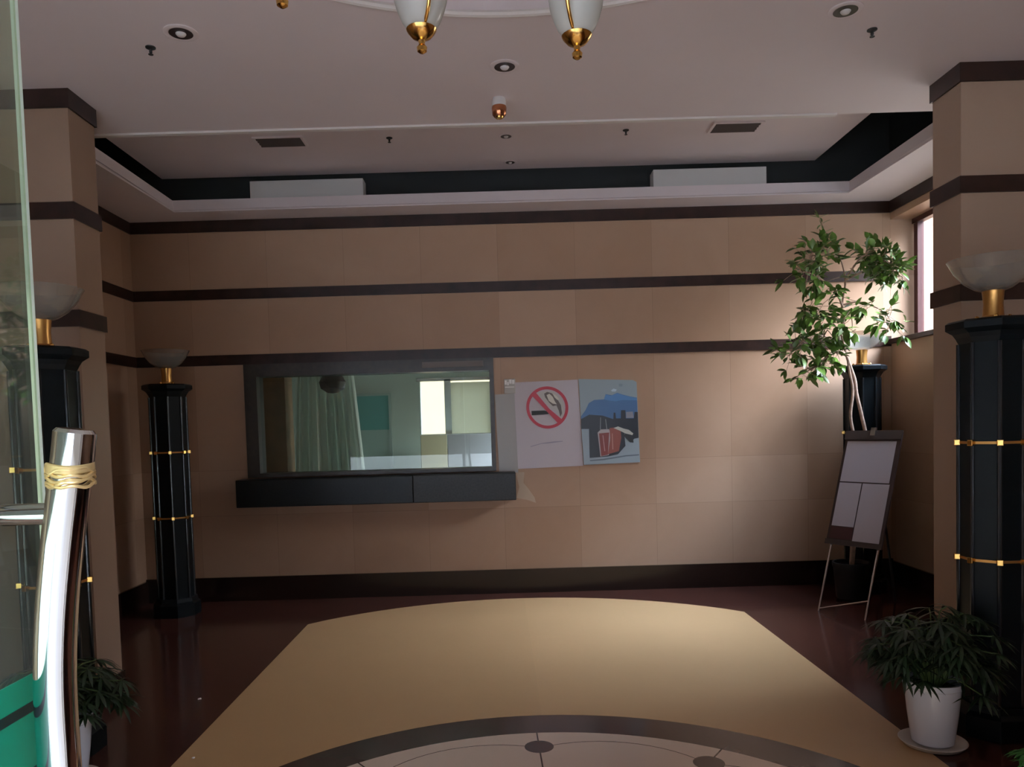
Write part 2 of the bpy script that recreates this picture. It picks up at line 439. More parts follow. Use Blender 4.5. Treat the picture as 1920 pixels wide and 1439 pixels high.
# light lip along the edge of the lowered ceiling, and the tray above
struct('trim_5', B(XL, 2.15, 4.88, 4.915, ZC - .012, ZC + .02), M_lip)
struct('ceiling_tray', B(-2.85, 2.80, 4.90, 6.80, 3.72, 3.75), M_ceil)
bm = NB(); box(bm, XL, XR, 4.86, 4.90, ZC + .10, 4.1)
box(bm, XL, XR, -.12, 7.0, 4.1, 4.15)
struct('ceiling_slab', bm, M_void)
bm = NB(); box(bm, XL, XL + .01, 4.9, YB, 3.49, 4.1); box(bm, XR - .01, XR, 4.9, YB, 3.49, 4.1); box(bm, XL, XR, YB - .01, YB, 3.49, 4.1)
struct('ceiling_void', bm, M_void)
LX0, LX1, LY = -2.70, 3.02, 6.63
bm = NB()
prism_z(bm, [(XL, 4.9), (LX0, 4.9), (LX0, LY), (LX1, LY), (LX1, 4.9), (XR, 4.9), (XR, YB), (XL, YB)], ZC, ZC + .105)
bmesh.ops.bevel(bm, geom=[e for e in bm.edges if all(abs(v.co.z - ZC) < 1e-4 for v in e.verts) and all(LX0 - .01 <= v.co.x <= LX1 + .01 for v in e.verts)], offset=.02, segments=3, affect='EDGES')
struct('trim_6', bm, M_ceil)

# ---------------------------------------------------------------- room behind the reception window
bm = NB(); RX0, RX1, RY1 = -3.3, .6, 9.6
slab_holes(bm, 'y', (RX0, 0), (RX1, 2.6), RY1, RY1 + .1, [(-.96, 0.0, -.02, 2.10)])
bm2 = B(RX0 - .1, RX0, 7.05, 9.7, 0, 2.6)
struct('wall_back_office', bm, M_green)
struct('wall_office_left', bm2, M_green)
struct('wall_office_right', slab_holes(NB(), 'x', (7.05, 0), (9.7, 2.6), RX1, RX1 + .1, [(7.7, 1.0, 9.2, 2.2)]), M_green)
struct('window_4', B(RX1 + .05, RX1 + .056, 7.7, 9.2, 1.0, 2.2), M_pane)  # unseen window added to bring sky light into the office
struct('floor_office', B(RX0 - .1, RX1 + .1, 7.05, 13, -.1, 0), mat('office_floor', (.30, .29, .25), .15))
struct('ceiling_office', B(RX0 - .1, RX1 + .1, 7.05, 9.7, 2.6, 2.7), M_ceil)
struct('wall_courtyard', B(-3, 3, 12.0, 12.1, 0, 3.0), M_cream)
d_ = struct('door_1', B(-.60, -.06, RY1 + .02, RY1 + .06, .02, 2.06), frosted('frosted_door_glass', (.60, .60, .52), .6))
bm = NB(); box(bm, -.66, -.58, RY1 - .02, RY1 + .08, 0, 2.10); box(bm, -.08, 0, RY1 - .02, RY1 + .08, 0, 2.10); box(bm, -.58, -.08, RY1, RY1 + .07, 1.0, 1.06); box(bm, -1.0, 0, RY1 - .02, RY1 + .08, 2.08, 2.12)
obj('door_frame', bm, M_steel, d_)
obj('door_handle', B(-.13, -.10, RY1 - .05, RY1 - .01, 1.0, 1.2), M_steel, d_)

# reception window: frame, glass, ledge
rw = thing('reception_window', 'wide reception window with dark wooden frame above black granite ledge', 'window', (-1.1, 6.9, 1.1))
def rel(bm, o):
    bmesh.ops.translate(bm, verts=bm.verts[:], vec=-Vector(o.location)); return bm
bm = NB(); x0, z0, x1, z1 = REC
box(bm, x0 - .09, x0 + .02, 6.86, 7.06, z0, z1 + .08); box(bm, x1 - .02, x1 + .018, 6.86, 7.06, z0, z1 + .08)
box(bm, x0 + .02, x1 - .02, 6.86, 7.06, z1 - .03, z1 + .08); box(bm, x0 + .02, x1 - .02, 6.86, 7.06, z0, z0 + .035)
obj('frame', rel(bm, rw), M_rframe, rw)
obj('pane', rel(B(x0 + .02, x1 - .02, 6.95, 6.958, z0 + .035, z1 - .03), rw), M_recglass, rw)
cl = thing('counter_ledge', 'thick black granite ledge jutting out below the reception window', 'ledge', (-1.1, 6.8, .855))
bm = B(-2.30, -.76, 6.70, 6.899, .855, 1.095, bev=.006); obj('slab', rel(bm, cl), M_counter, cl)
bm = B(-.76, .135, 6.70, 6.899, .855, 1.095, bev=.006); o = obj('slab', rel(bm, cl), M_counter2, cl); o['label'] = 'dark grey granite end section'
tag(obj('desk', box(box(NB(), -2.9, .2, 7.08, 7.6, .96, 1.0), -2.9, .2, 7.08, 7.12, 0, .96), mat('office_desk_top', (.22, .22, .20), .12)), 'grey desk top just inside the reception window', 'desk')
# curtain
def drape(name, x0, x1, y, z0, z1, top_w, folds):
    bm = NB(); nu, nv = 60, 16; g = []
    for j in range(nv + 1):
        v = j / nv; row = []
        for i in range(nu + 1):
            u = i / nu; sc = top_w + (1 - top_w) * (1 - v) ** .7
            xm = x0 * .6 + x1 * .4
            x = xm + (x0 + (x1 - x0) * u - xm) * sc
            row.append(bm.verts.new((x, y + .03 * math.sin(u * folds * 2 * PI) * (.6 + .4 * sc), z0 + (z1 - z0) * v)))
        g.append(row)
    for j in range(nv):
        for i in range(nu): bm.faces.new((g[j][i], g[j][i + 1], g[j + 1][i + 1], g[j + 1][i]))
    return bm
cu = tag(obj('curtain', drape('c', -2.05, -1.35, 7.75, 1.02, 2.598, .62, 7), M_curt, smooth=True), 'white curtain gathered at top behind left half of reception window', 'curtain')
sm = cu.modifiers.new('thickness', 'SOLIDIFY'); sm.thickness = .003
tag(obj('wardrobe', box(B(-2.60, -2.09, 7.62, 7.9, .0, 2.3, bev=.004), -2.37, -2.36, 7.61, 7.62, .1, 2.2), M_wood), 'brown wooden cupboard behind left edge of reception glass', 'cupboard')
nb = thing('notice_board', 'teal and grey board on office wall behind reception glass', 'board', (-1.72, 9.58, 1.4))
obj('panel', rel(B(-2.02, -1.35, 9.56, 9.59, 1.50, 1.92), nb), M_teal, nb); obj('panel', rel(B(-2.02, -1.35, 9.56, 9.59, 1.02, 1.50), nb), mat('grey_green_board', (.26, .36, .31), .6), nb)
bm = NB(); box(bm, -2.05, -2.02, 9.55, 9.595, .99, 1.95); box(bm, -1.35, -1.32, 9.55, 9.595, .99, 1.95); box(bm, -2.02, -1.35, 9.55, 9.595, .99, 1.02); box(bm, -2.02, -1.35, 9.55, 9.595, 1.92, 1.95)
obj('frame', rel(bm, nb), mat('grey_green_frame', (.30, .38, .34), .6), nb)
fc = thing('doorway_reflection', 'reflection painted as cream and grey cabinet in front of bright doorway behind reception glass', 'block', (-.50, 9.2, 0))  # made-up block, the doorway's reflection put into its front colours
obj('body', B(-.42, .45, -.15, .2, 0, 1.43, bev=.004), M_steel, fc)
obj('door', B(-.415, -.11, -.165, -.15, .02, 1.42, bev=.003), mat('cream_reflection', (.50, .42, .26), .3), fc)  # cream half of the painted reflection
obj('door', B(-.10, .44, -.165, -.15, .02, 1.42, bev=.003), mat('lilac_grey_reflection', (.30, .28, .28), .3), fc)  # grey half of the painted reflection
hl = thing('hanging_lamp', 'dark round lampshade hanging behind top of reception glass', 'lamp', (-1.55, 7.3, 2.0))
obj('lamp_shade', lathe(NB(), [(.02, .04), (.09, .02), (.125, -.04), (.11, -.10), (.05, -.14), (.01, -.145)], 24), mat('dark_brown_shade', (.03, .025, .02), .7), hl, True)
obj('cord', tube(NB(), [(0, 0, .04), (0, 0, .6)], .006, 8), M_blackm, hl)

# ---------------------------------------------------------------- posters on the back wall
def poly_y(bm, pts, y, t, mi, fx, fz):
    a = [bm.verts.new((fx(p), y, fz(p))) for p in pts]; b = [bm.verts.new((fx(p), y - t, fz(p))) for p in pts]
    n = len(pts); fs = [bm.faces.new(a), bm.faces.new(b)] + [bm.faces.new((a[i], a[(i + 1) % n], b[(i + 1) % n], b[i])) for i in range(n)]
    for f in fs: f.material_index = mi
K = 6.9 / 1450 / 6
f1x = lambda p: .437 + (p[0] - 637) * K; f1z = lambda p: 1.655 - (p[1] - 505) * K - .0275 * (p[0] - 637) * K
nsm = thing('no_smoking_poster', 'lilac no smoking poster beside the reception window', 'poster', (.44, 6.9, 1.1))
bm = NB(); poly_y(bm, [(270, 225), (985, 193), (1025, 1160), (290, 1195)], 6.9, .006, 0, f1x, f1z)
obj('sheet', rel(bm, nsm), M_paper, nsm)
bm = NB(); poly_y(bm, [(52, 360), (275, 345), (292, 1235), (78, 1245)], 6.9, .004, 0, f1x, f1z)
o = obj('backing_strip', rel(bm, nsm), mat('grey_backing', (.33, .31, .29), .4), nsm); o['label'] = 'plain grey strip left of the poster'
bm = NB(); cx0, cy0 = 637, 505
N_ = 64
ro, ri = 236, 203
for i in range(N_):
    a, b = 2 * PI * i / N_, 2 * PI * (i + 1) / N_
    poly_y(bm, [(cx0 + ro * math.cos(a), cy0 + ro * math.sin(a)), (cx0 + ro * math.cos(b), cy0 + ro * math.sin(b)), (cx0 + ri * math.cos(b), cy0 + ri * math.sin(b)), (cx0 + ri * math.cos(a), cy0 + ri * math.sin(a))], 6.894, .0015, 0, f1x, f1z)
poly_y(bm, [(472, 375), (515, 340), (660, 520), (800, 640), (760, 690), (640, 560)], 6.894, .0018, 0, f1x, f1z)
obj('prohibition_ring', rel(bm, nsm), M_red_ink, nsm)
bm = NB(); poly_y(bm, [(458, 542), (600, 538), (655, 552), (650, 578), (600, 583), (460, 592)], 6.894, .0012, 0, f1x, f1z)
obj('cigarette', rel(bm, nsm), M_blackm, nsm)
bm = NB()
poly_y(bm, [(525, 345), (600, 322), (700, 322), (780, 385), (825, 470), (830, 560), (800, 630), (760, 600), (745, 545), (690, 525), (640, 480)], 6.894, .0010, 0, f1x, f1z)
poly_y(bm, [(605, 350), (640, 330), (690, 345), (745, 400), (790, 480), (800, 570), (780, 610), (765, 540), (740, 480), (700, 490), (660, 450), (615, 390)], 6.8928, .0008, 1, f1x, f1z)
poly_y(bm, [(632, 365), (665, 350), (700, 385), (725, 440), (745, 470), (700, 462), (655, 430)], 6.8918, .0006, 2, f1x, f1z)
poly_y(bm, [(700, 350), (745, 375), (775, 415), (750, 420), (720, 390)], 6.8918, .0006, 2, f1x, f1z)
obj('smoke_swirl', rel(bm, nsm), [mat('white_ink', (.50, .47, .44), .5), mat('brown_grey_ink', (.10, .075, .065), .5), mat('pale_ink', (.66, .62, .54), .5)], nsm)
bm = NB(); poly_y(bm, [(435, 940), (560, 905), (700, 885), (800, 880), (800, 888), (640, 908), (560, 913), (440, 947)], 6.894, .0008, 0, f1x, f1z)
obj('caption_line', rel(bm, nsm), mat('faint_ink', (.30, .27, .33), .5), nsm)
bg_ = thing('wall_badge', 'small silvery plaque above left corner of no smoking poster', 'plaque', (.105, 6.9, 1.85))
bm = B(.058, .158, 6.884, 6.9, 1.79, 1.918, bev=.003); obj('plate', rel(bm, bg_), mat('plaque_grey', (.40, .36, .32), .35), bg_)
bm = NB()
for (a, b, c, d) in ((.064, .082, 1.868, 1.905), (.086, .100, 1.862, 1.890), (.104, .126, 1.875, 1.912), (.130, .150, 1.872, 1.908), (.066, .148, 1.842, 1.849)): box(bm, a, b, 6.881, 6.884, c, d)
obj('lettering', rel(bm, bg_), mat('silver_letter', (.85, .82, .78), .3), bg_)

f2x = lambda p: .728 + (p[0] - 1000) * K; f2z = lambda p: 1.90 - (p[1] - 190) * K - .0275 * (p[0] - 1000) * K
ps = thing('picture_poster', 'pale blue picture poster of blue cloud and red drinks on wall', 'poster', (.98, 6.9, 1.1))
bm = NB(); poly_y(bm, [(990, 190), (1600, 203), (1640, 225), (1660, 1125), (1028, 1155)], 6.9, .007, 0, f2x, f2z)
obj('sheet', rel(bm, ps), mat('pale_blue_print', (.26, .315, .34), .35), ps)
def pp(name, polys, cols):
    bm = NB()
    for k, (pts, y) in enumerate(polys): poly_y(bm, pts, 6.893 - y, .0006, k, f2x, f2z)
    obj(name, rel(bm, ps), [mat(name + '_ink', c, .35) for c in cols], ps)
pp('mountain_print', [([(1008, 610), (1060, 540), (1100, 460), (1160, 425), (1270, 418), (1290, 360), (1360, 372), (1420, 345), (1480, 365), (1560, 385), (1640, 400), (1645, 640), (1008, 740)], 0),
   ([(1270, 418), (1290, 365), (1350, 378), (1420, 350), (1480, 370), (1640, 405), (1640, 430), (1480, 425), (1400, 440), (1320, 430)], .001),
   ([(1350, 320), (1380, 298), (1415, 308), (1405, 330), (1365, 332)], .001)], [(.055, .13, .27), (.075, .20, .42), (.45, .55, .62)])
pp('skyline_print', [([(1008, 640), (1100, 590), (1250, 600), (1370, 640), (1375, 568), (1395, 568), (1400, 632), (1455, 632), (1460, 540), (1507, 540), (1510, 632), (1600, 632), (1610, 560), (1645, 560), (1650, 870), (1560, 1000), (1300, 1060), (1095, 1075), (1095, 750), (1008, 750)], .0015),
   ([(1515, 560), (1590, 555), (1600, 625), (1515, 628)], .0015)], [(.010, .012, .018), (.24, .24, .28)])
pp('table_print', [([(1010, 755), (1085, 755), (1095, 1085), (1400, 1050), (1500, 940), (1490, 800), (1560, 905), (1600, 860), (1652, 850), (1658, 1125), (1028, 1150)], .0022),
   ([(1095, 1100), (1250, 1085), (1500, 1045), (1650, 1035), (1650, 1048), (1500, 1060), (1250, 1102), (1100, 1112)], .0028)], [(.30, .36, .40), (.12, .15, .18)])
pp('drinks_print', [([(1190, 790), (1230, 755), (1320, 752), (1335, 800), (1310, 1045), (1215, 1060)], .0029), ([(1205, 800), (1320, 790), (1300, 1040), (1225, 1055)], .0035),
   ([(1325, 740), (1375, 735), (1450, 770), (1455, 850), (1425, 1000), (1300, 1035), (1330, 860)], .0035),
   ([(1225, 620), (1230, 620), (1225, 760), (1218, 760)], .0035), ([(1280, 640), (1286, 640), (1298, 750), (1290, 750)], .0035),
   ([(1245, 820), (1252, 820), (1270, 1000), (1262, 1000)], .0040), ([(1350, 800), (1357, 800), (1362, 980), (1352, 980)], .0040)],
   [(.42, .36, .36), (.19, .028, .022), (.25, .06, .04), (.3, .3, .3), (.3, .3, .3), (.5, .3, .28), (.5, .25, .2)])
pp('shell_print', [([(1370, 740), (1420, 722), (1480, 745), (1540, 760), (1590, 800), (1580, 820), (1500, 800), (1440, 770)], .0042), ([(1470, 805), (1540, 820), (1590, 880), (1590, 905), (1550, 900), (1500, 850)], .0042)], [(.55, .54, .48), (.008, .008, .008)])
pp('title_print', [([(1440, 245), (1480, 245), (1480, 275), (1440, 275)], .0042)], [(.20, .25, .27)])

# peeled paper bits on frame top, and stains under the ledge end
tag(obj('paper_patch', box(NB(), -.66, -.12, 6.852, 6.858, 2.035, 2.085), mat('grey_tape', (.12, .095, .08), .6)), 'strip of peeling grey paper on top rail of reception window', 'paper')
bm = NB(); poly_y(bm, [(0, 0), (16, 0), (14, 20), (22, 30), (34, 48), (36, 58), (20, 52), (10, 50), (0, 48), (6, 28)], 6.9, .002, 0, lambda p: .14 + p[0] * .0048, lambda p: 1.085 - p[1] * .0048)
tag(obj('plaster_patch', bm, mat('pale_plaster', (.43, .32, .23), .8)), 'pale ragged plaster patch below right end of the granite ledge', 'patch')

# ---------------------------------------------------------------- ceiling fittings
def downlight(loc, label, dark=True):
    t = thing('downlight', label, 'ceiling light', loc, 0)
    obj('trim_ring', lathe(NB(), [(.062, -.001), (.092, -.001), (.092, -.006), (.080, -.010), (.062, -.007)], 32, cap=False), M_ceil, t, True)
    obj('reflector', lathe(NB(), [(.064, -.008), (.050, -.004), (.040, -.002)], 32), mat('dark_reflector', (.03, .02, .02), .3), t, True)
    obj('bulb', lathe(NB(), [(.002, -.024), (.020, -.020), (.028, -.010), (.028, -.003)], 20), M_white, t, True)
    return t
d0 = downlight((-1.43, 3.70, ZC), 'round recessed downlight on left of the lowered ceiling'); d0.scale = (.85,) * 3
dup(d0, (.085, 4.13, ZC), 0, 'round recessed downlight in middle of lowered ceiling, below chandelier')
dup(d0, (1.66, 3.67, ZC), 0, 'round recessed downlight on right of the lowered ceiling')
# upper tray: flush slots
dup(d0, (.12, 6.03, 3.72), .3, 'front one of two small flush lights in the raised ceiling tray', scale=.65)
dup(d0, (.16, 6.62, 3.72), .3, 'rear one of two small flush lights in the raised ceiling tray', scale=.6)
def sprinkler(loc, label):
    t = thing('sprinkler', label, 'sprinkler', loc)
    obj('escutcheon', lathe(NB(), [(.034, 0), (.034, -.006), (.020, -.014), (.010, -.016)], 24), M_blackm, t, True)
    obj('nozzle', lathe(NB(), [(.009, -.014), (.011, -.036), (.006, -.040), (.006, -.046), (.017, -.048), (.017, -.051)], 16), M_blackm, t, True)
    return t
s0 = sprinkler((-1.63, 3.83, ZC), 'dark sprinkler head beside left downlight'); s0.scale = (.7,) * 3
dup(s0, (1.875, 3.86, ZC), 0, 'dark sprinkler head beside right downlight')
dup(s0, (-.77, 6.0, 3.72), 0, 'dark sprinkler head on left of the raised ceiling tray')
dup(s0, (1.03, 5.98, 3.72), 0, 'dark sprinkler head on right of the raised ceiling tray')
sp = thing('spotlight', 'small white and copper spotlight hanging from middle of ceiling', 'ceiling light', (.055, 4.53, ZC))
obj('canopy', lathe(NB(), [(.036, 0), (.040, -.02), (.040, -.045), (.037, -.05)], 24), M_white, sp, True)
obj('cup', lathe(NB(), [(.041, -.046), (.043, -.055), (.040, -.092), (.030, -.104), (.012, -.106)], 24), mat('copper_cup', (.40, .15, .07), .2, metal=.9), sp, True)
obj('lens', lathe(NB(), [(.024, -.104), (.020, -.112), (.003, -.115)], 20), M_gold, sp, True)
def diffuser(loc, label):
    t = thing('air_diffuser', label, 'air vent', loc)
    bm = NB(); s = .19
    box(bm, -s, s, -.10, -.085, -.012, 0); box(bm, -s, s, .085, .10, -.012, 0); box(bm, -s, -s + .02, -.085, .085, -.012, 0); box(bm, s - .02, s, -.085, .085, -.012, 0)
    obj('frame', bm, M_ceil, t)
    obj('backing', B(-s + .02, s - .02, -.085, .085, -.002, 0), M_void, t)
    bm = NB()
    for i in range(4):
        y = -.07 + i * .045
        v = [bm.verts.new(p) for p in ((-s + .02, y, -.004), (s - .02, y, -.004), (s - .02, y + .02, -.014), (-s + .02, y + .02, -.014))]; bm.faces.new(v)
        v = [bm.verts.new(p) for p in ((-s + .02, y, -.002), (s - .02, y, -.002), (s - .02, y + .02, -.012), (-s + .02, y + .02, -.012))]; bm.faces.new(v)
    obj('louvre', bm, mat('vent_louvre', (.06, .045, .04), .6), t)
    return t
v0 = diffuser((-1.60, 6.00, 3.72), 'rectangular louvred air vent on left of raised ceiling tray')
dup(v0, (1.86, 5.97, 3.72), 0, 'rectangular louvred air vent on right of raised ceiling tray')
def acbox(x, label):
    t = thing('air_conditioner', label, 'air conditioner', (x, 6.70, ZC + .105))
    obj('casing', B(-.48, .48, -.045, .10, 0.003, .150, bev=.004), mat('unit_white', (.58, .58, .57), .5) if 'unit_white' not in bpy.data.materials else bpy.data.materials['unit_white'], t)
    obj('base_gap', B(-.47, .47, -.04, .09, 0, .006), M_blackm, t)
    return t
acbox(-1.57, 'long white air unit resting on rear ceiling ledge, left one'); acbox(1.85, 'long white air unit resting on rear ceiling ledge, right one')

# ---------------------------------------------------------------- chandelier
HC = Vector((.04, 2.06, 0)); HL = .69
ch = thing('chandelier', 'brass chandelier with upturned white tulip glass shades below round ceiling recess', 'chandelier', (HC.x, HC.y, ZC + .12))
zc = ZC + .12
obj('ceiling_rose', lathe(NB(), [(.16, 0), (.16, -.02), (.08, -.05), (.03, -.06)], 32), M_gold, ch, True)
obj('stem', lathe(NB(), [(.012, -.05), (.012, -.18), (.05, -.2), (.075, -.25), (.05, -.32), (.02, -.36), (.03, -.40), (.004, -.43)], 24), M_gold, ch, True)
zb = 2.83 - zc
for k in range(8):
    a = PI / 8 + k * PI / 4; dx, dy = math.cos(a), math.sin(a)
    P = lambda r, z: (dx * r, dy * r, z)
    dz = -.013 if k % 2 else .022
    bm = NB(); tube(bm, catmull([P(.05, -.25), P(.28, -.16), P(.52, -.22), P(HL - .122, zb + .16 + dz), P(HL - .085, zb + .045 + dz), P(HL, zb - .012 + dz)], 6), .0065, 10)
    obj('arm', bm, M_gold, ch, True)
    bm = lathe(NB(), [(.006, -.075), (.016, -.068), (.018, -.055), (.010, -.045), (.012, -.032), (.032, -.022), (.048, -.004), (.052, .004), (.040, .0)], 24)
    bmesh.ops.translate(bm, verts=bm.verts[:], vec=P(HL, zb + dz))
    g = obj('socket_cup', bm, M_gold, ch, True)
    bm = lathe(NB(), [(.030, .001), (.050, .010), (.066, .032), (.080, .065), (.090, .10), (.095, .14), (.091, .165), (.098, .19), (.094, .191), (.087, .165), (.091, .14), (.086, .10), (.076, .067), (.062, .035), (.044, .014)], 32, cap=False)
    bmesh.ops.translate(bm, verts=bm.verts[:], vec=P(HL, zb + dz))
    obj('glass_shade', bm, M_shade, ch, True)

# ---------------------------------------------------------------- black lamp columns
def octa(bm, prof): return lathe(bm, prof, 8, phase=-PI / 2)
def lamp_column(loc, label):
    t = thing('floor_lamp', label, 'floor lamp', loc, PI / 8, 'black octagonal lamp columns')
    obj('base', octa(NB(), [(.185, 0), (.185, .10), (.165, .12), (.160, .15)]), M_black, t)
    bm = octa(NB(), [(.140, .14), (.140, 1.83)])
    for i in range(8):
        a = -PI / 2 + i * PI / 4; lathe(bm, [(.010, .15), (.010, 1.82)], 10, (.140 * math.cos(a), .140 * math.sin(a)), mi=1)
    obj('shaft', bm, [M_black, M_blackg], t)
    obj('capital', octa(NB(), [(.140, 1.82), (.152, 1.845), (.165, 1.865), (.195, 1.885), (.195, 1.915), (.18, 1.925), (.06, 1.93)]), M_black, t)
    for z in (1.362, .82):
        bm = octa(NB(), [(.1405, z - .006), (.1435, z - .006), (.1435, z + .006), (.1405, z + .006)])
        c = obj('collar', bm, M_amber, t)
        for i in range(8):
            a = -PI / 2 + i * PI / 4; x, y = .147 * math.cos(a), .147 * math.sin(a)
            bm = box(NB(), -.013, .013, -.013, .013, z - .014, z + .014, bev=.003)
            bmesh.ops.rotate(bm, verts=bm.verts[:], matrix=Matrix.Rotation(a, 3, 'Z')); bmesh.ops.translate(bm, verts=bm.verts[:], vec=(x, y, 0))
            obj('stud', bm, M_gold, c)
    obj('neck', lathe(NB(), [(.055, 1.928), (.055, 1.938), (.044, 1.945), (.040, 2.0), (.046, 2.06)], 24), M_amber, t, True)
    for i in range(4):
        a = PI / 4 + i * PI / 2; bm = lathe(NB(), [(.011, 1.926), (.012, 1.936), (.006, 1.946), (.001, 1.948)], 12, (.065 * math.cos(a), .065 * math.sin(a)))
        obj('screw_cap', bm, M_gold, t, True)
    obj('glass_bowl', lathe(NB(), [(.04, 2.055), (.075, 2.068), (.12, 2.10), (.16, 2.15), (.185, 2.20), (.190, 2.205), (.180, 2.20), (.155, 2.155), (.115, 2.107), (.07, 2.076), (.01, 2.068)], 32, cap=False), M_bowl, t, True)
    return t
lc = lamp_column((2.30, 3.60, 0), 'black octagonal lamp column by the right pillar, cut by picture edge')
dup(lc, (-2.13, 3.65, 0), PI / 8, 'black octagonal lamp column by the left pillar, behind the glass door')
dup(lc, (-2.745, 6.45, 0), PI / 8, 'black octagonal lamp column in the far left corner')
dup(lc, (3.10, 6.60, 0), PI / 8, 'black octagonal lamp column in far right corner behind tree and easel')

# ---------------------------------------------------------------- easel notice stand
A = Vector((2.42, 5.92, 0)); Bp = Vector((2.63, 5.60, 0))
wv = (Bp - A); wl = wv.length; wv.normalize()
nb_ = Vector((-wv.y, wv.x, 0));  nb_ = nb_ if nb_.x > 0 else -nb_      # leans back along this
topz = 1.36; lean = .47
ea = thing('easel', 'leaning notice stand with white sheets and chrome legs, right of back wall', 'easel', tuple((A + Bp) / 2))
O = (A + Bp) / 2
slope = Vector((nb_.x * lean, nb_.y * lean, topz)); sl = slope.length; sv = slope.normalized(); nv = wv.cross(sv); nv = nv if nv.x < 0 else -nv
def E(u, v, d=0): return wv * u + sv * v + nv * d     # u across, v up the slope, d towards the reader
def ebox(bm, u0, u1, v0, v1, d0, d1, mi=0):
    vs = [bm.verts.new(E(u, v, d)) for u in (u0, u1) for v in (v0, v1) for d in (d0, d1)]
    for f in [(0, 1, 3, 2), (4, 6, 7, 5), (0, 4, 5, 1), (2, 3, 7, 6), (0, 2, 6, 4), (1, 5, 7, 3)]:
        q = bm.faces.new([vs[i] for i in f]); q.material_index = mi
    return bm
hw = wl / 2
for s in (-1, 1): obj('leg', tube(NB(), [E(s * hw, 0.006, -.02), E(s * hw, sl * .99, -.02)], .009, 10), M_chrome, ea, True)
obj('crossbar', tube(NB(), [E(-hw, .025, -.02), E(hw, .15, -.02)], .007, 10), M_chrome, ea, True)
obj('rear_leg', tube(NB(), [E(0, sl * .96, -.03), nb_ * .72 + wv * .02 + Vector((0, 0, .008))], .009, 10), M_blackm, ea, True)
bd = obj('board', ebox(NB(), -hw - .035, hw + .035, sl * .375, sl * 1.01, -.012, .004), mat('dark_brown_board', (.035, .018, .016), .5), ea)
M_rim = mat('easel_rim', (.045, .032, .028), .4)
obj('rim', ebox(NB(), -hw - .04, hw + .04, sl * .965, sl * 1.015, .004, .014), M_rim, ea)
obj('rim', ebox(NB(), -hw - .04, hw + .04, sl * .372, sl * .40, .004, .014), M_rim, ea)
ebm = lambda a, b, c, d, z=.006: ebox(NB(), a, b, sl * c, sl * d, z, z + .002)
obj('sheet', ebm(-hw - .012, hw + .005, .725, .955), M_paper2, ea)
obj('sheet', ebm(-hw - .012, -.02, .475, .718), M_paper2, ea)
obj('sheet', ebm(-.01, hw + .012, .385, .718), M_paper2, ea)
o = obj('red_card', ebm(-hw - .012, -.02, .405, .470), mat('dark_red_card', (.045, .012, .012), .5), ea)
obj('clip', ebox(NB(), -.02, .02, sl * .985, sl * 1.03, .004, .02), M_steel, ea)

# ---------------------------------------------------------------- plants
def leaf(bm, p, d, nrm, L, W, mi=0, curl=.15, seg=3):
    d = d.normalized(); s = d.cross(nrm)
    if s.length < 1e-3: s = d.orthogonal()
    s.normalize(); n = s.cross(d)
    prof = [0, .75, 1, .7, 0] if seg >= 3 else [0, 1, 0]
    k = len(prof) - 1; mid = []; lf = []; rg = []
    for i, wv_ in enumerate(prof):
        t = i / k; c = p + d * (L * t) + n * (-curl * L * t * t)
        mid.append(bm.verts.new(c))
        if 0 < i < k:
            lf.append(bm.verts.new(c + s * (W * wv_ / 2) + n * W * .12)); rg.append(bm.verts.new(c - s * (W * wv_ / 2) + n * W * .12))
    fs = [bm.faces.new((mid[0], mid[1], lf[0])), bm.faces.new((mid[0], rg[0], mid[1]))]
    for i in range(1, k - 1):
        fs += [bm.faces.new((mid[i], mid[i + 1], lf[i], lf[i - 1])), bm.faces.new((mid[i], rg[i - 1], rg[i], mid[i + 1]))]
    fs += [bm.faces.new((mid[-2], mid[-1], lf[-1])), bm.faces.new((mid[-2], rg[-1], mid[-1]))]
    for f in fs: f.material_index = mi; f.smooth = True
rv = lambda s=1: Vector((random.gauss(0, s), random.gauss(0, s), random.gauss(0, s)))

# tree behind the easel
TR = Vector((2.85, 6.28, 0))
tr = thing('potted_tree', 'tall leafy tree with twisted pale trunk in front of far right window', 'tree', tuple(TR))
obj('pot', lathe(NB(), [(.095, 0), (.115, .02), (.135, .26), (.145, .28), (.145, .31), (.13, .31), (.125, .28)], 32), mat('black_pot', (.004, .004, .004), .6), tr, True)
obj('soil', lathe(NB(), [(.001, .28), (.126, .28)], 24, cap=False), M_soil, tr)
T = lambda x, z, y=6.30: Vector((x, y, z)) - TR
tpts1 = catmull([T(2.86, .27), T(2.90, .8), T(2.935, 1.15), T(2.985, 1.32), T(2.955, 1.50), T(2.915, 1.68), T(2.90, 1.80), T(2.84, 1.98), T(2.80, 2.15)], 6)
tpts2 = catmull([T(2.87, .27), T(2.92, .8), T(2.965, 1.14), T(2.90, 1.32), T(2.865, 1.50), T(2.885, 1.70), T(2.86, 1.86), T(2.84, 2.0)], 6)
bm = NB(); tube(bm, tpts1, [.017 - .006 * i / len(tpts1) for i in range(len(tpts1))], 10); obj('trunk', bm, M_bark, tr, True)
bm = NB(); tube(bm, tpts2, [.014 - .004 * i / len(tpts2) for i in range(len(tpts2))], 10); obj('trunk', bm, M_bark, tr, True)
